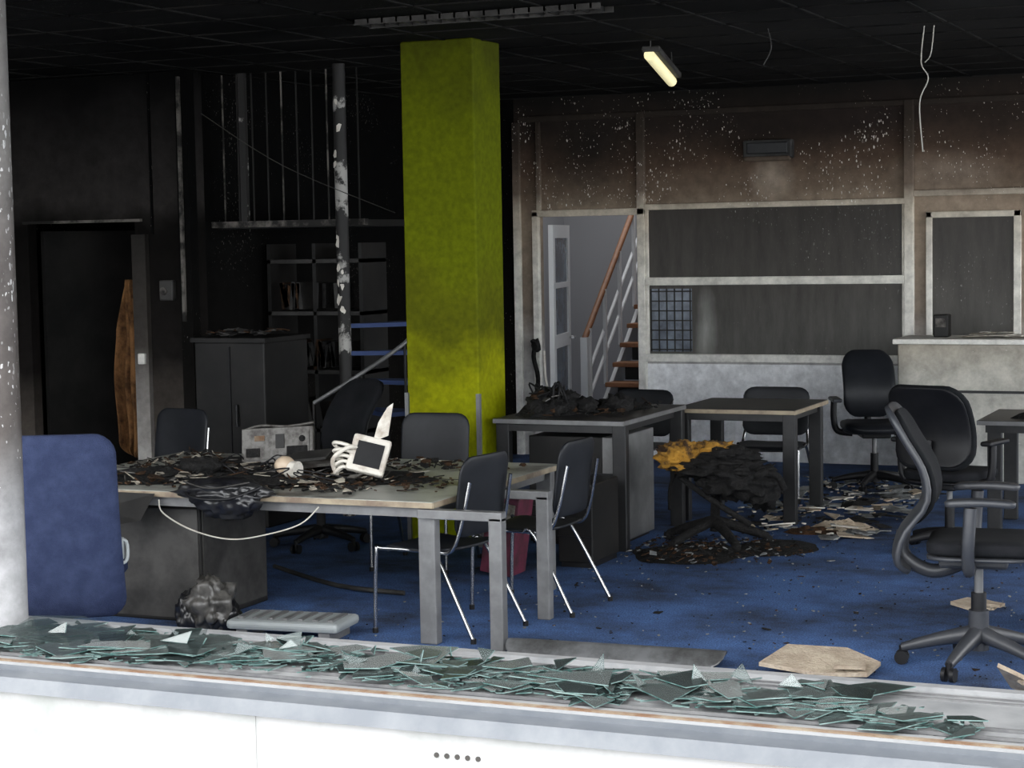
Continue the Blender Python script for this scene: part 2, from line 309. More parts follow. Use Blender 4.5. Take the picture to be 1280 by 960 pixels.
b.b2((XL,YB,0),(-6.92,YB+T,HC),'wallblack')
b.b2((-6.92,YB,0),(-6.70,YB+T,HC),'panel')
b.b2((-6.70,YB,2.16),(-5.72,YB+T,HC),'panel')
b.b2((-5.72,YB,.84),(XR,YB+T,HC),'panel')
b.b2((-5.72,YB,0),(XR,YB+T,.84),'lowpanel')
b.fin('wall_back')
b=B()
def fr(a,c,d=.035,k='frame'): b.b2((a[0],YB-d,a[1]),(c[0],YB+.01,c[1]),k,bev=.006)
fr((-6.93,.0),(-6.86,3.0));fr((-6.74,0),(-6.68,2.2),.05);fr((-5.74,0),(-5.67,3.05),.05)
fr((-6.86,3.0),(-1.5,3.05));fr((-6.74,2.15),(-5.67,2.21),.05);fr((-5.67,2.19),(-3.38,2.24),.05);fr((-3.31,2.25),(-1.5,2.30),.05)
fr((-3.39,0),(-3.31,3.05),.05);fr((-5.67,1.53),(-3.39,1.60),.05);fr((-5.67,.86),(-3.39,.93),.06)
fr((-5.67,.93),(-5.64,2.19));fr((-3.41,.93),(-3.39,2.19));fr((-6.70,2.21),(-6.66,3.0));
b.fin('trim_window_wall_frame')
b=B();b.b2((-5.64,YB-.012,1.60),(-3.41,YB+.005,2.19),'pane');b.fin('window_1')
b=B();b.b2((-5.64,YB-.012,.93),(-3.41,YB+.005,1.53),'pane')
b.b2((-5.63,YB-.016,.95),(-5.25,YB-.011,1.50),'pane2')
for i in range(6): b.b2((-5.63+.072*i,YB-.02,.95),(-5.618+.072*i,YB-.015,1.5),'darkmetal')
for i in range(7): b.b2((-5.63,YB-.02,.96+.085*i),(-5.25,YB-.015,.972+.085*i),'darkmetal')
b.fin('window_2')
b=B();b.b2((-3.17,YB-.012,1.1),(-2.48,YB+.005,2.08),'pane')
for a,c in [((-3.21,1.06),(-3.16,2.12)),((-2.50,1.06),(-2.44,2.12)),((-3.21,2.07),(-2.44,2.12))]: b.b2((a[0],YB-.04,a[1]),(c[0],YB,c[1]),'frame',bev=.006)
b.fin('window_3')
b=B()
b.box((-4.54,YB-.05,2.68),(.43,.09,.16),'cabgrey',bev=.015);b.box((-4.54,YB-.085,2.60),(.40,.07,.04),'frame',bev=.01);b.box((-4.54,YB-.1,2.69),(.36,.02,.10),'darkmetal',bev=.01)
b.fin('emergency_light')
# stairwell
b=B()
b.b2((-8.2,YB+T,0),(-8.1,20.2,4.2),'roomwhite');b.b2((-8.2,20.1,0),(-4.5,20.2,4.2),'roomwhite');b.b2((-4.6,YB+T,0),(-4.5,20.2,4.2),'roomwhite')
b.b2((-8.2,YB+T,3.4),(-4.5,20.2,3.5),'roomwhite');b.b2((-8.1,YB+T,3.2),(-4.6,YB+T+.05,3.4),'roomwhite')
b.fin('wall_stairwell')
b=B();n=13
for i in range(n):
    y=17.0+.21*i;z=.18*(i+1)
    b.box((-5.99,y,z),(1.16,.25,.045),'wood',bev=.008);
    b.b2((-6.52,y+.1,z-.16),(-5.44,y+.11,z-.03),'cab')
for X in (-6.58,-5.40):
    dy=.21*n;dz=.18*n;ang=math.atan2(dz,dy)
    b.box((X,17.0+dy/2-.02,dz/2-.02),(.04,math.hypot(dy,dz)+.2,.20),'whitepaint',rot=(ang,0,0))
for i in range(0,11,2):
    y=17.0+.21*i;z=.18*(i+1);b.b2((-6.62,y-.02,z),(-6.59,y+.02,z+.92),'whitepaint')
b.tube([(-6.62,16.9,1.0),(-6.62,17.0+.21*11,.18*12+.95)],.03,'wood')
for dzz in (.6,.35): b.tube([(-6.62,16.9,dzz),(-6.62,17.0+.21*11,.18*12+dzz-.05)],.018,'whitepaint')
b.b2((-6.65,16.87,0),(-6.58,16.94,1.02),'whitepaint')
b.fin('staircase')
b=B()
b.b2((0,0,0.02),(.045,.10,2.08),'whitepaint');b.b2((0,.78,0.02),(.045,.88,2.08),'whitepaint')
for z0,z1 in ((.02,.24),(.95,1.07),(1.96,2.08),(1.5,1.55)): b.b2((0,.10,z0),(.045,.78,z1),'whitepaint')
b.b2((.018,.10,.24),(.028,.78,1.96),'pane2')
b.cyl((.04,.82,1.02),(.10,.82,1.02),.012,'chrome');b.cyl((.09,.82,1.02),(.09,.72,1.02),.012,'chrome')
b.fin('door_1',(-6.66,YB+.14,0),rz=rad(12))
b=B()
b.tube([(-6.70,15.93,1.05),(-6.72,15.90,.9),(-6.68,15.9,.7),(-6.70,15.88,.45)],.022,'ash',6,4);b.blob((-6.70,15.9,1.0),(.04,.04,.07),'ash',.4,4,2,3)
b.tube([(-6.62,15.9,.95),(-6.60,15.88,.7),(-6.55,15.88,.45)],.015,'white',6,4);b.fin('melted_door_closer')
# left partition
YLW=12.0
b=B()
b.b2((XL,YLW,2.14),(-8.27,YLW+.1,HC),'wallleft');b.b2((XL,YLW,0),(-9.24,YLW+.1,2.14),'wallleft')
b.b2((-8.27,YLW,0),(-7.72,YLW+.1,HC),'wallleft')
b.b2((-7.82,YLW-.1,0),(-7.72,YLW,HC),'wallblack')
b.b2((-7.84,YLW+.1,0),(-7.74,YB,HC),'wallblack')
b.fin('wall_partition')
b=B()
b.b2((-9.27,YLW-.03,2.135),(-8.2,YLW,2.155),'strip');b.b2((-8.27,YLW-.05,0),(-8.15,YLW,2.04),'doorpost')
b.b2((-7.79,YLW-.13,1.4),(-7.77,YLW-.1,HC-.05),'strip');b.box((-8.2,YLW-.06,1.12),(.06,.03,.08),'frame',bev=.006)
b.b2((-8.12,YLW-.01,2.04),(-8.10,YLW,HC),'wallblack')
b.fin('trim_partition_door_frame')
b=B();b.b2((-8.04,YLW-.05,1.55),(-7.92,YLW,1.70),'cabgrey',bev=.01)
b.cyl((-8.0,YLW-.06,1.62),(-8.0,YLW-.05,1.62),.03,'strip');b.fin('switch_box')
b=B();b.b2((0,0,0.02),(.9,.045,2.08),'cab');b.cyl((.82,-.04,1.0),(.82,.0,1.0),.03,'greymetal');b.box((.8,-.02,1.03),(.06,.03,.2),'greymetal',bev=.008)
b.fin('door_2',(-9.2,YLW+.14,0),rz=rad(72))
b=B();b.b2((XL,14.0,0),(-7.85,14.1,HC),'wallblack');b.fin('wall_back_left_room')
b=B() # scorched coat on a hook: narrow collar, folds, torn hem
def cloth(x,t):
    q=t/1.3;w=.62+.38*math.sin(min(q*1.6,1)*1.57);w*=(1-.75*max(0,q-.72)/.28)
    return (x*w+.01*math.sin(t*9),.05*math.sin(x*70+math.sin(t*3)*1.5)*(1.25-q)+.03*math.cos(x*25+t*2),t+.07*math.sin(x*41+1)*(1-q)**2)
b.panel(.25,1.3,.03,.010,cloth,'orangecloth',nu=48,nv=30)
def sleeve(x,t): return (.09+x*.6-.10*max(0,t-.5),-.06+.02*math.sin(x*70+t*4),.50+t)
b.panel(.13,.66,.04,.03,sleeve,'orangecloth',nu=16,nv=14)
b.cyl((0,.03,1.28),(0,.30,1.33),.012,'darkmetal')
b.fin('hanging_jacket',(-8.56,12.32,.40))
# pillar
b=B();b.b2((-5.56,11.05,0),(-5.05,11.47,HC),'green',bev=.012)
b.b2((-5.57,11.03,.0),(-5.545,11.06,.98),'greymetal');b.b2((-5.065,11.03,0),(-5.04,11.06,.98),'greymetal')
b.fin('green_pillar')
# mezzanine landing with burnt shelving below, spiral stair
b=B()
b.box((-7.1,12.25,2.10),(1.28,.06,.045),'strip');b.b2((-7.72,12.28,2.07),(-6.6,13.6,2.12),'cab')
for i in range(10):
    x=-7.65+i*.125;b.b2((x,12.26,2.12),(x+.009,12.27,HC-.02),'strip' if i in(0,4,7) else 'cab')
b.b2((-7.47,12.2,2.12),(-7.42,12.24,HC-.02),'pole')
b.fin('mezzanine_railing')
b=B()
for z in (.5,.95,1.4,1.8): b.b2((-7.68,12.9,z),(-6.85,13.3,z+.03),'cabgrey')
for x in (-7.68,-7.28,-6.88): b.b2((x,12.9,0),(x+.03,13.3,1.95),'cab')
for i in range(40):
    z=random.choice([.53,.98,1.43]);b.box((random.uniform(-7.6,-6.95),13.0,z+.12),(.03,.2,random.uniform(.16,.24)),random.choice(['ash','cab','ashbrown','cabgrey']),rot=(0,random.uniform(-.25,.25),0))
b.fin('burnt_bookshelf')
PX=-6.55
b=B()
b.cyl((PX,12.05,0),(PX,12.05,HC-.01),.045,'pole',14)
for i in range(6):
    a=rad(-80+i*27);z=.37+i*.195
    R=.72;pts=[]
    for zz in (z,z+.03):
        pts+= [(PX,12.05,zz),(PX+R*math.cos(a-.24),12.05+R*math.sin(a-.24),zz),(PX+R*math.cos(a+.24),12.05+R*math.sin(a+.24),zz)]
    b.add(pts,[[0,2,1],[3,4,5],[0,1,4,3],[1,2,5,4],[2,0,3,5]],'bluetread')
    if i<4: b.cyl((PX+.7*math.cos(a),12.05+.7*math.sin(a),z),(PX+.7*math.cos(a),12.05+.7*math.sin(a),z+.5),.009,'cab')
b.tube([(PX+.7*math.cos(rad(-80+i*27)),12.05+.7*math.sin(rad(-80+i*27)),.87+i*.195) for i in range(4)],.014,'greymetal',6,3)
b.fin('spiral_staircase')
b=B()
for i in range(14):
    z=random.choice([random.uniform(2.5,3.0),random.uniform(1.2,2.0)]);a=random.uniform(-2.0,-1.0)
    b.flake((PX+.049*math.cos(a),12.05+.049*math.sin(a),z),random.uniform(.010,.022),.003,'white',(rad(90),random.uniform(-.3,.3),a+1.57),n=6,asp=2)
b.fin('peeling_paint_flakes')
b=B();b.b2((-7.36,11.35,0),(-6.80,11.95,1.28),'cab',bev=.01);b.b2((-7.38,11.33,1.28),(-6.78,11.96,1.31),'cab')
b.b2((-7.08,11.34,.05),(-7.07,11.352,1.25),'black');b.cyl((-7.02,11.33,.7),(-7.02,11.33,.85),.01,'darkmetal')
b.fin('storage_cabinet')
b=B()
for i in range(40): b.flake((random.uniform(-7.30,-6.86),random.uniform(11.4,11.9),1.325+random.uniform(0,.03)),random.uniform(.03,.06),.008,random.choice(['ash','cabgrey','ashbrown']),(random.uniform(-.3,.3),random.uniform(-.3,.3),0))
b.fin('cabinet_top_debris')
# ceiling things
b=B()
for i in range(17): b.b2((-5.2+i*.09,9.75,HC-.035),(-5.188+i*.09,9.95,HC-.008),'cab')
for j in range(2): b.b2((-5.2,9.75+j*.2,HC-.04),(-3.7,9.76+j*.2,HC-.008),'cabgrey')
b.fin('louvred_ceiling_light')
b=B()
p0=Vector((-4.17,11.9,HC-.05));p1=Vector((-4.29,12.7,3.06))
d=(p1-p0);q=d.to_track_quat('Y','Z').to_euler()
b.box((p0+p1)/2,(.12,d.length,.04),'cabgrey',rot=q,bev=.01)
b.tube([p0+Vector((-.01,0,-.04)),p1+Vector((-.01,0,-.04))],.036,'lamp',12)
b.tube([p1,(-4.3,12.7,HC)],.004,'cabgrey');b.tube([p0,(-4.17,11.9,HC)],.004,'cabgrey')
b.fin('dangling_fluorescent_light')
b=B()
b.tube([(-2.42,12.0,HC),(-2.44,12.0,3.0),(-2.40,12.02,2.9),(-2.45,12.0,2.75),(-2.43,12,2.45)],.004,'cable',6,5)
b.tube([(-2.36,12.0,HC),(-2.38,12.0,3.05),(-2.42,12.02,3.0)],.0035,'cable',6,5)
b.fin('dangling_ceiling_cable')
b=B()
b.tube([(-7.6,11.9,2.9),(-6.9,11.85,2.5),(-6.0,11.8,2.15)],.003,'cabgrey',5,6)
b.fin('hanging_wire')
b=B();b.tube([(-3.3,11.6,HC),(-3.28,11.6,3.1),(-3.33,11.6,3.0)],.004,'cabgrey',5,4);b.fin('hanging_wire')
# ------------------------------------------------------------ tables
def table(name,x0,x1,y0,y1,z,legs,top='top',th=.03,leg=.045,lk='greymetal',apron=True,edge='topedge',extra=None):
    b=B();b.b2((x0,y0,z-th),(x1,y1,z),top,bev=.004)
    b.b2((x0,y0-.004,z-th),(x1,y0,z-.003),edge);b.b2((x1,y0,z-th),(x1+.004,y1,z-.003),edge)
    if apron:
        b.b2((x0+.05,y0+.03,z-th-.05),(x1-.05,y0+.06,z-th),lk);b.b2((x0+.05,y1-.06,z-th-.05),(x1-.05,y1-.03,z-th),lk);b.b2((x1-.08,y0+.05,z-th-.05),(x1-.05,y1-.05,z-th),lk)
    for (x,y) in legs: b.b2((x-leg,y-leg*.7,0),(x+leg,y+leg*.7,z-th),lk,bev=.006)
    if extra: extra(b)
    return b.fin(name)
def t1x(b):
    for x,y in ((-3.69,8.25),(-3.77,9.02)):
        b.b2((x-.035,y-.03,0),(x+.035,y+.03,.64),'greymetal',bev=.006);b.b2((-4.1,y-.03,.62),(x+.035,y+.03,.665),'greymetal',bev=.004)
    b.b2((-6.45,9.05,.665),(-4.02,9.065,.702),'black')
table('office_table',-6.5,-4.02,8.23,9.86,.70,[(-4.07,8.29),(-4.08,9.79),(-6.44,8.29),(-6.44,9.79)],extra=t1x)
table('sooty_desk',-4.98,-4.10,11.10,12.32,.82,[(-4.14,11.16),(-4.93,11.16),(-4.14,12.26)],top='top2',edge='greymetal',lk='darkmetal')
table('side_table',-4.24,-3.38,12.46,13.35,.78,[(-3.43,12.52),(-3.45,13.28),(-4.18,12.52),(-4.18,13.28)],top='top2',edge='topedge',lk='darkmetal')
table('corner_desk',-2.18,.3,12.45,13.3,.74,[(-2.08,12.55),(-2.08,13.2),(.2,12.55),(.2,13.2)],top='top2',edge='greymetal',lk='darkmetal')
b=B();b.b2((-6.15,8.36,0),(-5.42,9.02,.60),'cab',bev=.008)
b.b2((-6.14,8.352,.02),(-5.43,8.362,.59),'cabgrey');b.b2((-5.425,8.38,.03),(-5.415,9.0,.58),'cabgrey')
b.fin('under_desk_cabinet')
b=B();b.b2((-4.30,11.25,0.02),(-4.20,11.95,.70),'greymetal',bev=.006);b.b2((-4.8,11.25,0.02),(-4.30,11.95,.70),'cab',bev=.006)
for z in (.24,.46): b.b2((-4.8,11.24,z),(-4.22,11.252,z+.012),'black')
b.b2((-4.8,11.3,0),(-4.22,11.9,.03),'black');b.fin('drawer_pedestal')
b=B();b.b2((-4.30,10.5,0.03),(-4.08,10.95,.50),'cab',bev=.008);b.b2((-4.29,10.52,0),(-4.09,10.93,.03),'black')
for z in (.18,.35): b.b2((-4.30,10.49,z),(-4.08,10.502,z+.01),'black')
b.fin('mobile_drawer_unit')
b=B()
b.box((-4.50,10.20,.24),(.20,.22,.46),'magenta',rot=(.0,.14,.0),bev=.006);b.box((-4.47,10.085,.38),(.14,.006,.10),'paper',rot=(0,.14,0));b.fin('magenta_box_file')
b=B();b.b2((-3.25,15.05,0),(-1.2,15.6,1.08),'counter',bev=.01);b.b2((-3.28,15.0,1.08),(-1.2,15.63,1.12),'frame',bev=.006);b.b2((-3.25,15.035,.70),(-1.2,15.05,.72),'darkmetal')
b.fin('reception_counter')
b=B()
for i in range(14): b.flake((random.uniform(-2.65,-2.2),random.uniform(15.15,15.4),1.131+.003*i),random.uniform(.06,.14),.005,'paper' if i%2 else 'white',(random.uniform(-.05,.05),random.uniform(-.05,.05),0))
b.fin('papers_on_counter')
b=B();b.b2((-3.02,15.3,1.12),(-2.9,15.42,1.30),'cab',bev=.01);b.b2((-3.0,15.29,1.2),(-2.92,15.3,1.27),'strip');b.fin('counter_card_reader')
# ------------------------------------------------------------ chairs
def visitor_chair(loc,rz,k='charchair',name='visitor_chair',scale=None):
    b=B()
    b.panel(.45,.44,.09,.022,lambda x,t:(x,-.22+t,.445+.10*(x*x)*1.2-.02*math.sin(t/.44*math.pi)+(-.03*max(0,(.08-t)/.08)**2)),k)
    def bk(x,t): return (x,.235+.10*t+.05*(t/.4)**2*.3-.28*x*x,.50+t)
    b.panel(.44,.40,.08,.02,bk,k)
    for s in (-1,1):
        b.tube([(s*.235,-.25,.012),(s*.235,-.235,.40),(s*.225,-.20,.428),(s*.21,.1,.428),(s*.215,.20,.44),(s*.205,.25,.55),(s*.19,.30,.78)],.010,'chrome',8,6)
        b.tube([(s*.215,.05,.425),(s*.225,.12,.41),(s*.245,.34,.012)],.010,'chrome',8,5)
        for y in (-.25,.34): b.cyl((s*(.235 if y<0 else .245),y,0),(s*(.235 if y<0 else .245),y,.025),.015,'black',8)
    b.tube([(-.215,.08,.424),(.215,.08,.424)],.01,'chrome');b.tube([(-.22,-.17,.425),(.22,-.17,.425)],.01,'chrome')
    return b.fin(name,loc,rz,scale=scale)
visitor_chair((-4.17,8.63,0),rad(-98))
visitor_chair((-3.98,9.36,0),rad(-93))
visitor_chair((-5.10,10.30,0),rad(6))
visitor_chair((-6.95,10.22,0),rad(-10))
visitor_chair((-3.93,13.75,0),rad(3),scale=(1.15,1,.9))
visitor_chair((-4.95,13.55,0),rad(-5),scale=(1.1,1,.88))
def office_chair(loc,rz,k='charchair',sk='blackfab',seatz=.46,top=1.05,bw=.46,arms=True,lean=.18,brot=0,name='office_swivel_chair',bh=None,bev=.12,fk='black',bo=0,armz=0):
    b=B()
    for i in range(5):
        a=brot+i*math.tau/5;cx,cy=math.cos(a),math.sin(a)
        b.tube([(cx*.03,cy*.03,.115),(cx*.18,cy*.18,.10),(cx*.31,cy*.31,.075)],[.034,.018],fk,8,3)
        for sd in (-.018,.018):
            ox,oy=-cy*sd,cx*sd
            b.cyl((cx*.31+ox*.6,cy*.31+oy*.6,.03),(cx*.31+ox*1.5,cy*.31+oy*1.5,.03),.03,'black',12)
        b.cyl((cx*.31,cy*.31,.03),(cx*.31,cy*.31,.08),.012,'black',8)
    b.cyl((0,0,.06),(0,0,.14),.045,fk);b.cyl((0,0,.14),(0,0,.28),.03,'black');b.cyl((0,0,.28),(0,0,seatz-.06),.018,'greymetal')
    b.box((0,.02,seatz-.055),(.22,.28,.045),fk,bev=.012)
    b.panel(.49,.47,.12,.07,lambda x,t:(x,-.25+t,seatz+.01+.12*x*x-.03*(max(0,.1-t)/.1)**2),sk)
    b.panel(.47,.45,.12,.02,lambda x,t:(x,-.24+t,seatz-.03+.10*x*x),k)
    h=bh or (top-seatz-.06);z0=top-h
    def bk(x,t,o=0):
        tt=t/h;return (x,.25+bo+o+lean*tt*tt*.8+.07*math.sin(tt*math.pi*1.1+.2)*-1+.02-.45*x*x,z0+t)
    b.panel(bw,h,bev,.055,lambda x,t:bk(x,t),sk);b.panel(bw*.94,h*.95,bev,.018,lambda x,t:bk(x,t+.02,.035),k)
    b.tube([(0,.08,seatz-.06),(0,.24,seatz-.05),(0,.32+bo,seatz+.03),(0,.29+bo,z0+h*.35)],.026,fk,8,5)
    if arms:
        for s in (-1,1):
            b.tube([(s*.16,.04,seatz-.05),(s*.27,.05,seatz-.03),(s*.30,.05,seatz+.06),(s*.30,.04,seatz+.2+armz)],.024,fk,8,5)
            b.box((s*.295,0,seatz+.215+armz),(.075,.27,.03),k,bev=.013)
    return b.fin(name,loc,rz)
def task_chair(loc,rz):
    b=B();fk='greychair';sz=.56
    for i in range(5):
        a=.3+i*math.tau/5;cx,cy=math.cos(a),math.sin(a)
        b.tube([(cx*.03,cy*.03,.15),(cx*.18,cy*.18,.12),(cx*.34,cy*.34,.075)],[.042,.02],fk,8,3)
        for sd in (-.018,.018):
            ox,oy=-cy*sd,cx*sd
            b.cyl((cx*.34+ox*.6,cy*.34+oy*.6,.032),(cx*.34+ox*1.6,cy*.34+oy*1.6,.032),.032,'black',14)
        b.cyl((cx*.34,cy*.34,.03),(cx*.34,cy*.34,.085),.013,'black',8)
    b.cyl((0,0,.08),(0,0,.26),.045,fk);b.cyl((0,0,.26),(0,0,.34),.034,'black');b.cyl((0,0,.34),(0,0,sz-.06),.02,'greymetal')
    b.box((0,.02,sz-.075),(.2,.3,.05),fk,bev=.014)
    b.panel(.50,.50,.12,.07,lambda x,t:(x,-.28+t,sz+.12*x*x-.03*(max(0,.1-t)/.1)**2),'blackfab')
    b.panel(.48,.46,.12,.025,lambda x,t:(x,-.24+t,sz-.045+.10*x*x),fk)
    prof=[(.00,.30,.44),(.10,.36,.50),(.25,.335,.62),(.42,.235,.76),(.60,.245,.90),(.80,.33,1.05),(1.0,.40,1.18)]
    def P(t):
        for i in range(len(prof)-1):
            a,c=prof[i],prof[i+1]
            if t<=c[0] or i==len(prof)-2:
                q=(t-a[0])/(c[0]-a[0]);m0=prof[max(i-1,0)];m1=prof[min(i+2,len(prof)-1)]
                def cr(j): return .5*(2*a[j]+(c[j]-m0[j])*q+(2*m0[j]-5*a[j]+4*c[j]-m1[j])*q*q+(-m0[j]+3*a[j]-3*c[j]+m1[j])*q**3)
                return cr(1),cr(2)
    def bk(x,t):
        y,z=P(min(max(t/.8,0),1));return (x,y-.5*x*x+(t-.8 if t>.8 else 0),z+(t-.8 if t>.8 else 0))
    b.panel(.46,.8,.13,.035,bk,fk,12,26)
    b.panel(.38,.52,.10,.03,lambda x,t:(lambda p:(p[0],p[1]-.03,p[2]))(bk(x,t+.24)),'blackfab',10,16)
    b.tube([(0,.05,sz-.08),(0,.2,sz-.13),(0,.33,sz-.06),(0,.33,sz+.05)],.032,fk,8,5)
    for s in (-1,1):
        b.tube([(s*.12,.03,sz-.09),(s*.25,.03,sz-.08),(s*.30,.03,sz+.02),(s*.30,.02,sz+.2)],.028,fk,8,5)
        b.panel(.085,.30,.035,.032,lambda x,t,s=s:(s*.295+x,-.17+t,sz+.225-.4*(t-.15)**2),fk,6,10)
    return b.fin('office_task_chair',loc,rz)
task_chair((-1.50,8.62,0),rad(97))
office_chair((-2.22,11.75,0),rad(165),'black','blackfab',.47,1.04,.52,True,.1,.9)
office_chair((-3.30,14.45,0),rad(22),'greychair','charchair',.48,1.04,.40,True,.15,.5)
office_chair((-6.05,10.75,0),rad(-20),'black','blackfab',.46,1.05,.40,True)
# blue high back chair
b=B()
for i in range(5):
    a=.2+i*math.tau/5;cx,cy=math.cos(a),math.sin(a);b.tube([(cx*.03,cy*.03,.11),(cx*.31,cy*.31,.07)],[.034,.02],'black');b.cyl((cx*.31-cy*.02,cy*.31+cx*.02,.03),(cx*.31+cy*.02,cy*.31-cx*.02,.03),.03,'black',12);b.cyl((cx*.31,cy*.31,.03),(cx*.31,cy*.31,.08),.012,'black',8)
b.cyl((0,0,.06),(0,0,.42),.03,'black');b.panel(.52,.50,.1,.11,lambda x,t:(x,-.27+t,.46+.05*x*x),'bluefab')
b.panel(.60,.82,.09,.13,lambda x,t:(x*(1.08-.09*t),.30+.08*(t/.8)+.035*math.sin(t*4)-.45*x*x,.31+t),'bluefab',18,24)
b.box((-.30,.26,.60),(.03,.07,.10),'lightgrey',bev=.01);b.tube([(-.29,.27,.64),(-.325,.25,.63),(-.325,.25,.55),(-.29,.27,.53)],.009,'lightgrey',8,4)
b.box((0,.2,.40),(.2,.25,.05),'black',bev=.01)
b.fin('blue_office_chair',(-5.42,7.22,0),rz=rad(206))
# burnt chair
b=B()
b.cyl((0,0,.09),(.02,.0,.48),.03,'ash')
for i in range(5):
    a=.4+i*math.tau/5;cx,cy=math.cos(a),math.sin(a);b.tube([(0,0,.16),(cx*.2,cy*.2,.10),(cx*.34,cy*.34,.05)],[.035,.025],'ash',8,3);b.blob((cx*.34,cy*.34,.035),(.035,.035,.035),'ash',.2,3,1,i)
b.blob((0.02,0,.50),(.30,.24,.08),'ash',.3,3,4,5,smooth=True);b.blob((.16,-.05,.43),(.22,.2,.11),'ash',.35,3,4,9,smooth=True);b.blob((.32,.0,.38),(.10,.16,.13),'ash',.4,3,3,11,smooth=True)
b.blob((-.20,-.04,.56),(.15,.17,.10),'foam',.25,4,4,3,smooth=True);b.blob((-.02,.05,.60),(.16,.14,.055),'foam',.3,4,4,13,smooth=True);b.blob((.08,.0,.57),(.2,.16,.06),'ash',.3,4,4,15,smooth=True)
b.tube([(-.25,.1,.5),(-.34,.15,.35),(-.33,.1,.2)],.013,'ash',6,4);b.tube([(.25,-.1,.45),(.42,-.1,.48),(.47,-.05,.38)],.022,'ash',6,4)
b.tube([(-.2,-.12,.45),(.05,-.16,.3),(.25,-.05,.15)],.02,'ash',6,4)
for i in range(30): b.flake((random.uniform(-.1,.35),random.uniform(-.2,.2),.5+random.uniform(-.03,.06)),random.uniform(.02,.05),.006,'ash',(random.uniform(-1,1),random.uniform(-1,1),0))
b.fin('burnt_office_chair',(-3.66,11.55,0.0))
b=B();b.mound((-3.68,11.18,0),.46,.50,.05,'ash',2);b.mound((-3.28,11.55,0),.35,.4,.03,'ash',5)
for i in range(320):
    a=random.random()*6.28;r=random.random()**.6*.55;b.flake((max(-4.03,-3.60+r*math.cos(a)*1.15),11.22+r*math.sin(a),.015+.035*(1-r)),random.uniform(.006,.028),.005,random.choice(['ash','ash','ashbrown','ashbrown','tilegrey']),(random.uniform(-.4,.4),random.uniform(-.4,.4),0))
b.fin('ash_pile')
# ------------------------------------------------------------ table-top debris
def debris(b,x0,x1,y0,y1,z,n,keys,r=(.01,.06),tilt=.6,h=.05):
    for i in range(n):
        x=random.uniform(x0,x1);y=random.uniform(y0,y1)
        if noise.noise(Vector((x*2,y*2,3)))<-.12: continue
        rr=random.uniform(*r);k=random.choice(keys)
        if random.random()<.25:
            a=random.random()*6.28;l=rr*2.5;b.tube([(x,y,z+.012),(x+l*math.cos(a),y+l*math.sin(a),z+.012+random.random()*h)],.004,k,5)
        else: b.flake((x,y,z+rr*.4+random.random()*h*.5),rr,.005,k,(random.uniform(-tilt,tilt),random.uniform(-tilt,tilt),0))
b=B()
b.mound((-5.30,8.75,.70),.62,.42,.04,'ash',1,fr=8);b.mound((-4.80,9.0,.70),.45,.42,.02,'ash',4,fr=9);b.mound((-5.9,8.75,.70),.5,.42,.06,'ash',6,fr=7);b.mound((-5.6,9.4,.70),.8,.42,.04,'ash',8,fr=7)
debris(b,-6.4,-4.5,8.32,9.8,.70,900,['ash','ash','ash','ash','ashbrown','ashbrown','ashbrown','paper'],(.008,.035),.35,.03)
debris(b,-6.1,-4.6,8.4,9.4,.71,280,['ash','ash','ash','ashbrown','ashbrown','paper','casing'],(.015,.05),.3,h=.045)
debris(b,-4.6,-4.15,8.5,9.7,.70,150,['ash','ashbrown','ashbrown'],(.006,.025),.2,.01)
for i in range(10): b.flake((random.uniform(-5.7,-4.5),random.uniform(8.4,9.5),.725+random.uniform(0,.02)),random.uniform(.04,.08),.003,'paper',(random.uniform(-.12,.12),random.uniform(-.12,.12),0),n=4)
b.blob((-5.75,8.9,.74),(.12,.1,.06),'ash',.3,3,3,21,flat=.702,smooth=True);b.blob((-5.0,9.2,.73),(.16,.1,.04),'ash',.3,3,3,22,flat=.702,smooth=True)
for i in range(14):
    x=random.uniform(-5.9,-4.6);y=random.uniform(8.5,9.3);b.tube([(x,y,.73),(x+random.uniform(-.12,.12),y,.78),(x+random.uniform(-.2,.2),y+.05,.74)],.004,'black',6,5)
b.fin('charred_table_debris')
b=B()
b.box((0,0,.10),(.42,.03,.20),'casing',bev=.004);b.box((0,-.018,.10),(.38,.008,.16),'casing');b.box((.12,-.024,.06),(.12,.008,.06),'ash');b.box((-.1,-.024,.14),(.06,.008,.03),'rust');b.box((-.14,-.024,.06),(.08,.008,.05),'ash');b.box((.02,-.024,.12),(.05,.008,.08),'cab')
b.cyl((.15,-.028,.13),(.15,-.02,.13),.018,'ash',12);b.tube([(-.21,0,.19),(-.1,-.01,.215),(.05,.0,.205),(.21,.01,.22)],.008,'casing',6,4)
b.fin('burnt_metal_casing',(-5.50,9.30,.725),rot=(rad(-12),rad(-3),rad(12)))
b=B();b.box((0,0,.0),(.34,.26,.015),'casing');b.box((.02,.02,.02),(.22,.16,.015),'cabgrey');b.fin('scorched_metal_plate',(-5.18,9.05,.775),rot=(rad(10),rad(-6),rad(15)))
b=B();b.blob((0,0,.05),(.055,.055,.05),'cream',.03,2,3);b.cyl((.02,0,.03),(.085,-.01,.03),.045,'white',14);b.fin('melted_cup',(-5.14,8.76,.735))
b=B()
b.box((.0,0,.11),(.20,.05,.20),'white',rot=(rad(-25),rad(14),0),bev=.012);b.box((.005,-.028,.118),(.14,.01,.13),'black',rot=(rad(-25),rad(14),0))
b.box((.02,-.036,.075),(.03,.01,.025),'white',rot=(rad(-25),rad(14),0))
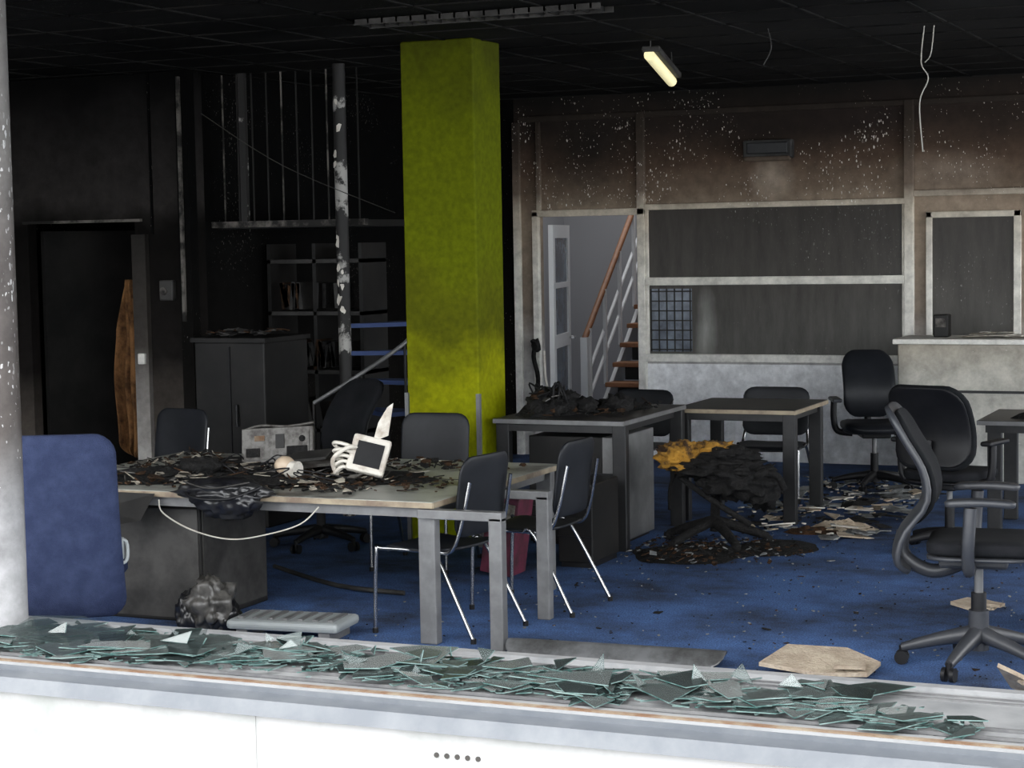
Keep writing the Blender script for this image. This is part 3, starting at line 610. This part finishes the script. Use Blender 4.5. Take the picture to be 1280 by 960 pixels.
b.add([(.02,.03,.18),(.10,.03,.21),(.13,.03,.38),(.10,.03,.36),(.05,.03,.28),(.02,.045,.18),(.10,.045,.21),(.13,.045,.38),(.10,.045,.36),(.05,.045,.28)],[[0,1,2,3,4],[9,8,7,6,5],[0,5,6,1],[1,6,7,2],[2,7,8,3],[3,8,9,4],[4,9,5,0]],'white')
for i in range(5): b.tube([(-.06,-.01,.03+.03*i),(-.13,-.04,.06+.03*i),(-.18,-.02,.02+.04*i),(-.14,.02,.05+.02*i)],.010,'white',6,4)
b.tube([(-.17,0,.01),(-.18,-.05,.10),(-.10,-.05,.16),(-.05,0,.15)],.012,'white',6,5)
b.fin('melted_white_telephone',(-4.66,8.80,.735),rot=(0,0,rad(20)))
b=B()
b.blob((0,0,-.03),(.26,.12,.065),'blackbag',.2,3,4,4);b.blob((.05,-.06,-.07),(.18,.06,.09),'blackbag',.2,4,4,8)
b.tube([(-.22,-.04,-.02),(-.1,-.13,-.05),(.1,-.13,-.05),(.24,-.05,.0)],.008,'black',6,5);b.tube([(-.2,-.06,.02),(0,-.13,.0),(.2,-.08,.03)],.005,'cabgrey',6,5)
b.fin('melted_shoulder_bag',(-5.18,8.22,.745))
b=B();b.tube([(-5.55,8.19,.66),(-5.5,8.15,.60),(-5.30,8.10,.53),(-5.05,8.06,.50),(-4.85,8.1,.53),(-4.70,8.15,.58),(-4.62,8.19,.66)],.004,'cable',6,6)
b.fin('hanging_cable')
b=B();b.add([(-5.95,8.2,.69),(-5.58,8.2,.69),(-5.62,8.12,.56),(-5.78,8.10,.53),(-5.92,8.16,.60)],[[0,4,3,2,1]],'cab')
b.fin('melted_plastic_sheet')
b=B()
b.mound((-4.75,11.6,.82),.26,.45,.11,'ash',12,fr=5,rough=1.2);b.mound((-4.5,12.0,.82),.35,.3,.07,'ash',14,fr=6)
for i,(x,y,z,s_) in enumerate([(-4.78,11.42,.88,.10),(-4.66,11.55,.90,.09),(-4.80,11.6,.92,.08),(-4.55,11.6,.86,.09),(-4.68,11.38,.86,.10),(-4.4,11.8,.85,.11)]): b.blob((x,y,z),(s_,s_,s_*.7),'ash',.4,3,3,30+i,flat=.822,smooth=True)
for i in range(50):
    x=random.gauss(-4.74,.09);y=random.gauss(11.5,.12);b.flake((min(max(x,-4.88),-4.3),max(y,11.25),.85+random.uniform(.03,.14)*max(.2,1-abs(x+4.76)*3)),random.uniform(.015,.05),.006,random.choice(['ash','ash','ashbrown','casing']),(random.uniform(-.7,.7),random.uniform(-.7,.7),0))
for i in range(8):
    x=-4.74+random.uniform(-.1,.15);b.tube([(x,11.5,.85),(x+random.uniform(-.08,.15),11.45+random.uniform(-.1,.1),1.0+random.random()*.03),(x+random.uniform(-.1,.25),11.4,.88)],.006,'black',6,7)
debris(b,-4.9,-4.15,11.15,12.25,.82,140,['ash','ash','ashbrown'],(.01,.04))
b.fin('charred_desk_debris')
# ------------------------------------------------------------ floor items
b=B()
b.box((0,0,.075),(.60,.30,.05),'lightgrey',bev=.02)
for i in range(7): b.box((-.24+.08*i,0,.103),(.03,.20,.012),'greymetal',bev=.003)
b.box((-.22,0,.025),(.06,.26,.05),'greymetal');b.box((.22,0,.025),(.06,.26,.05),'greymetal')
b.fin('footrest',(-4.80,8.22,0),rz=rad(6))
b=B()
b.blob((0,0,.12),(.13,.10,.14),'bag',.3,2.2,4,3,flat=0,smooth=True);b.blob((-.11,-.02,.08),(.07,.08,.12),'blackbag',.24,3,4,5,flat=0,smooth=True);b.blob((.0,0,.22),(.07,.05,.07),'bag',.35,3,3,9,smooth=True);b.blob((.08,.02,.07),(.06,.08,.09),'blackbag',.3,3,3,8,flat=0,smooth=True)
b.fin('rubbish_bag',(-5.25,8.18,0))
b=B()
def strip(x,t): return (x,.12*math.sin(t/.22*1.9)-.06,.0+.05*math.sin(t/.22*math.pi)+.012)
b.panel(1.06,.22,.07,.012,strip,'metalstrip',14,10);b.tube([(-.5,.05,.03),(0,.07,.035),(.5,.06,.03)],.012,'greymetal')
b.fin('fallen_blind_strip',(-3.10,8.22,0),rot=(rad(8),rad(0),rad(3)))
def brk(name,cx,cy,r,n,rot=(0,0,0),k='tile',asp=.7,th=.018,z=None,rz=0):
    b=B();b.flake((0,0,0),r,th,k,rot,n=n,asp=asp);b.flake((r*.4,-r*.3,.012),r*.4,th*.8,k,(.06,.05,1),n=5);b.fin(name,(cx,cy,z if z is not None else th/2+.012),rz=rz)
brk('broken_ceiling_tile',-2.10,8.28,.28,6,(.13,.03,.2),asp=.9,z=.05);brk('broken_ceiling_tile',-1.25,8.05,.15,4,(.0,.6,1.2),z=.08);brk('broken_ceiling_tile',-1.72,10.0,.15,6,(.1,0,.2));brk('broken_ceiling_tile',-1.80,8.0,.12,6,(.05,0,2))
b=B()
for i in range(380):
    x=random.uniform(-3.95,-2.75);y=random.uniform(11.9,14.9)
    r=random.uniform(.04,.14) if random.random()<.28 else random.uniform(.01,.04)
    if (x+3.66)**2+(y-11.55)**2<.3: continue
    b.flake((x,y,.008+random.random()*.03),r,.008,random.choice(['tile','tilegrey','white','tilegrey','ash','ash','tilegrey']),(random.uniform(-.15,.15),random.uniform(-.15,.15),0))
b.mound((-3.05,12.45,0),.3,.14,.07,'tile',3,fr=5);b.mound((-3.2,12.2,0),.25,.12,.05,'ashbrown',4);b.mound((-3.0,14.2,0),.3,.3,.05,'tilegrey',6)
b.fin('floor_rubble')
b=B()
for i in range(850):
    x=random.uniform(-4.8,-.9);y=random.uniform(6.6,12.5)
    b.flake((x,y,.004),random.uniform(.003,.011) if random.random()<.96 else random.uniform(.02,.035),.004,random.choice(['tilegrey','tilegrey','ash','ash','ashbrown']),(random.uniform(-.3,.3),random.uniform(-.3,.3),0))
b.fin('scattered_floor_debris')
b=B()
b.tube([(-5.9,9.9,.02),(-5.2,9.4,.03),(-4.75,9.35,.02)],.014,'cabgrey',6,4)
b.fin('fallen_trim_strip')
b=B();b.mound((-1.7,12.7,.74),.35,.22,.08,'ash',15);b.fin('ash_on_corner_desk')
b=B();b.box((0,0,.45),(.03,.5,.95),'tile',rot=(0,.35,0),bev=.004);b.box((.03,0,.45),(.02,.45,.85),'greymetal',rot=(0,.35,0));b.fin('fallen_board',(-1.10,9.85,0),rz=.5)
# ------------------------------------------------------------ facade, sill
X0,X1=-8.5,3.2
def prof(b,pts,k):
    n=len(pts);vs=[(X0,p[0],p[1]) for p in pts]+[(X1,p[0],p[1]) for p in pts]
    b.add(vs,[[i,(i+1)%n,(i+1)%n+n,i+n] for i in range(n)]+[list(range(n))[::-1],list(range(n,2*n))],k)
b=B()
prof(b,[(5.64,.34),(6.27,.34),(6.27,.45),(5.64,.44)],'sill')
prof(b,[(6.22,.449),(6.27,.449),(6.27,.465),(6.22,.465)],'sill')
for y in (5.70,5.80,6.12,6.17): prof(b,[(y,.443),(y+.010,.443),(y+.010,.4535),(y,.4535)],'groove')
b.fin('window_sill')
b=B()
prof(b,[(5.57,.34),(5.64,.34),(5.64,.455),(5.57,.455)],'sill');prof(b,[(5.47,.37),(5.57,.37),(5.57,.428),(5.49,.42)],'sillframe')
prof(b,[(5.575,.455),(5.60,.455),(5.60,.459),(5.575,.459)],'rust');prof(b,[(5.566,.39),(5.57,.39),(5.57,.445),(5.566,.445)],'sillframe')
b.fin('trim_window_frame')
b=B();prof(b,[(5.50,-.15),(5.50,.37),(5.57,.37),(5.57,.34),(6.27,.34),(6.27,-.15)],'stone')
for i in range(5):
    b.cyl((-2.69+.037*i,5.497,.290),(-2.69+.037*i,5.51,.290),.009,'hole',10)  # flat dark discs: the shade inside the holes is put into the colour
for x in (-3.37,-1.1,-5.6): b.b2((x,5.497,-.1),(x+.003,5.501,.37),'stone')
b.fin('wall_front')
b=B();b.b2((X0,5.5,2.95),(X1,6.27,6.5),'facade');b.fin('wall_front_upper')
b=B();b.b2((X0,5.5,-.15),(-7.6,6.27,2.95),'facade');b.fin('wall_front_left')
b=B();b.b2((-14,-12,-.35),(10,5.49,-.151),'pave');b.fin('ground')
b=B();b.cyl((-4.905,6.12,.452),(-4.905,6.12,2.95),.10,'post',40);b.cyl((-4.905,6.12,.452),(-4.905,6.12,.47),.12,'post',40);b.fin('window_post')
b=B()
def sh(x,y,r,z,t,n=None,asp=1,th=.005): b.flake((x,y,z),r,th,'glass',(random.uniform(-t,t),random.uniform(-t,t),random.uniform(0,6.3)),'glassedge',n,asp,.45)
for i in range(1250):
    x=random.uniform(-4.74,-1.0);u=(random.random()+random.random())/2
    hi=6.17-max(0,x+2.0)*.30;lo=5.67
    if x<-3.9: u=random.random()
    y=lo+(hi-lo)*u
    if x>-1.5 and random.random()<.5: continue
    H=.022*max(0,1-abs((y-5.93)/.28)**2)
    q=random.random();r=random.uniform(.006,.025) if q<.45 else (random.uniform(.025,.07) if q<.80 else random.uniform(.07,.15))
    sh(x,y,r,.456+r*.04+random.random()*max(H,.005),.09,random.choice([3,3,4,4,5]),random.choice([.25,.45,.7,1]),.0035)
for i in range(60):
    sh(random.uniform(-4.70,-1.4),random.uniform(5.78,6.08),random.uniform(.10,.20),.472+random.random()*.02,.05,random.choice([3,4,5,5]),.7,.0035)
for i in range(26): # a few pieces standing up on their edges
    x=random.uniform(-4.7,-1.6);r=random.uniform(.03,.07);b.flake((x,random.uniform(5.8,6.1),.47+r*.5),r,.004,'glass',(random.uniform(.7,1.3),random.uniform(-.4,.4),random.uniform(-.8,.8)),'glassedge',3,.6,.45)
b.add([(-4.70,5.72,.46),(-4.22,5.70,.46),(-4.26,6.0,.50),(-4.50,6.1,.52),(-4.70,6.05,.52)],[[0,1,2,3,4]],'glass')
b.add([(-4.1,5.75,.47),(-3.75,5.74,.47),(-3.9,6.05,.52)],[[0,1,2]],'glass');b.fin('broken_glass_shards')
# ------------------------------------------------------------ light
w=D.worlds.new('overcast');SC.world=w;w.use_nodes=True;nt=w.node_tree;bg=nt.nodes['Background']
tc=nt.nodes.new('ShaderNodeTexCoord');sp=nt.nodes.new('ShaderNodeSeparateXYZ');nt.links.new(tc.outputs['Generated'],sp.inputs[0])
rp=nt.nodes.new('ShaderNodeValToRGB');rp.color_ramp.elements[0].position=0;rp.color_ramp.elements[0].color=(.92,.96,1,1);rp.color_ramp.elements[1].position=.8;rp.color_ramp.elements[1].color=(1,1,1,1)
nt.links.new(sp.outputs['Z'],rp.inputs[0]);nt.links.new(rp.outputs[0],bg.inputs[0]);bg.inputs[1].default_value=7.0
def area(name,loc,rot,sx,sy,e,col=(1,1,1)):
    l=D.lights.new(name,'AREA');l.shape='RECTANGLE';l.size=sx;l.size_y=sy;l.energy=e;l.color=col;o=D.objects.new(name,l);SC.collection.objects.link(o);o.location=loc;o.rotation_euler=rot
area('stairwell_fill_light',(-6.6,18.2,3.38),(0,0,0),2.2,2.5,45,(.97,.98,1))  # lamp added to brighten the stairwell; its ceiling has no skylight
# ------------------------------------------------------------ camera
f=2400.;yaw=math.atan(f/5500);p=math.atan(180/f);r=.018
F=Vector((-math.sin(yaw)*math.cos(p),math.cos(yaw)*math.cos(p),-math.sin(p)));R0=Vector((math.cos(yaw),math.sin(yaw),0));U0=R0.cross(F)
R=R0*math.cos(r)-U0*math.sin(r);U=U0*math.cos(r)+R0*math.sin(r)
cd=D.cameras.new('camera');cd.lens=36*f/1280;cd.sensor_width=36;co=D.objects.new('camera',cd);SC.collection.objects.link(co)
co.matrix_world=Matrix(((R.x,U.x,-F.x,0),(R.y,U.y,-F.y,0),(R.z,U.z,-F.z,1.95),(0,0,0,1)));SC.camera=co
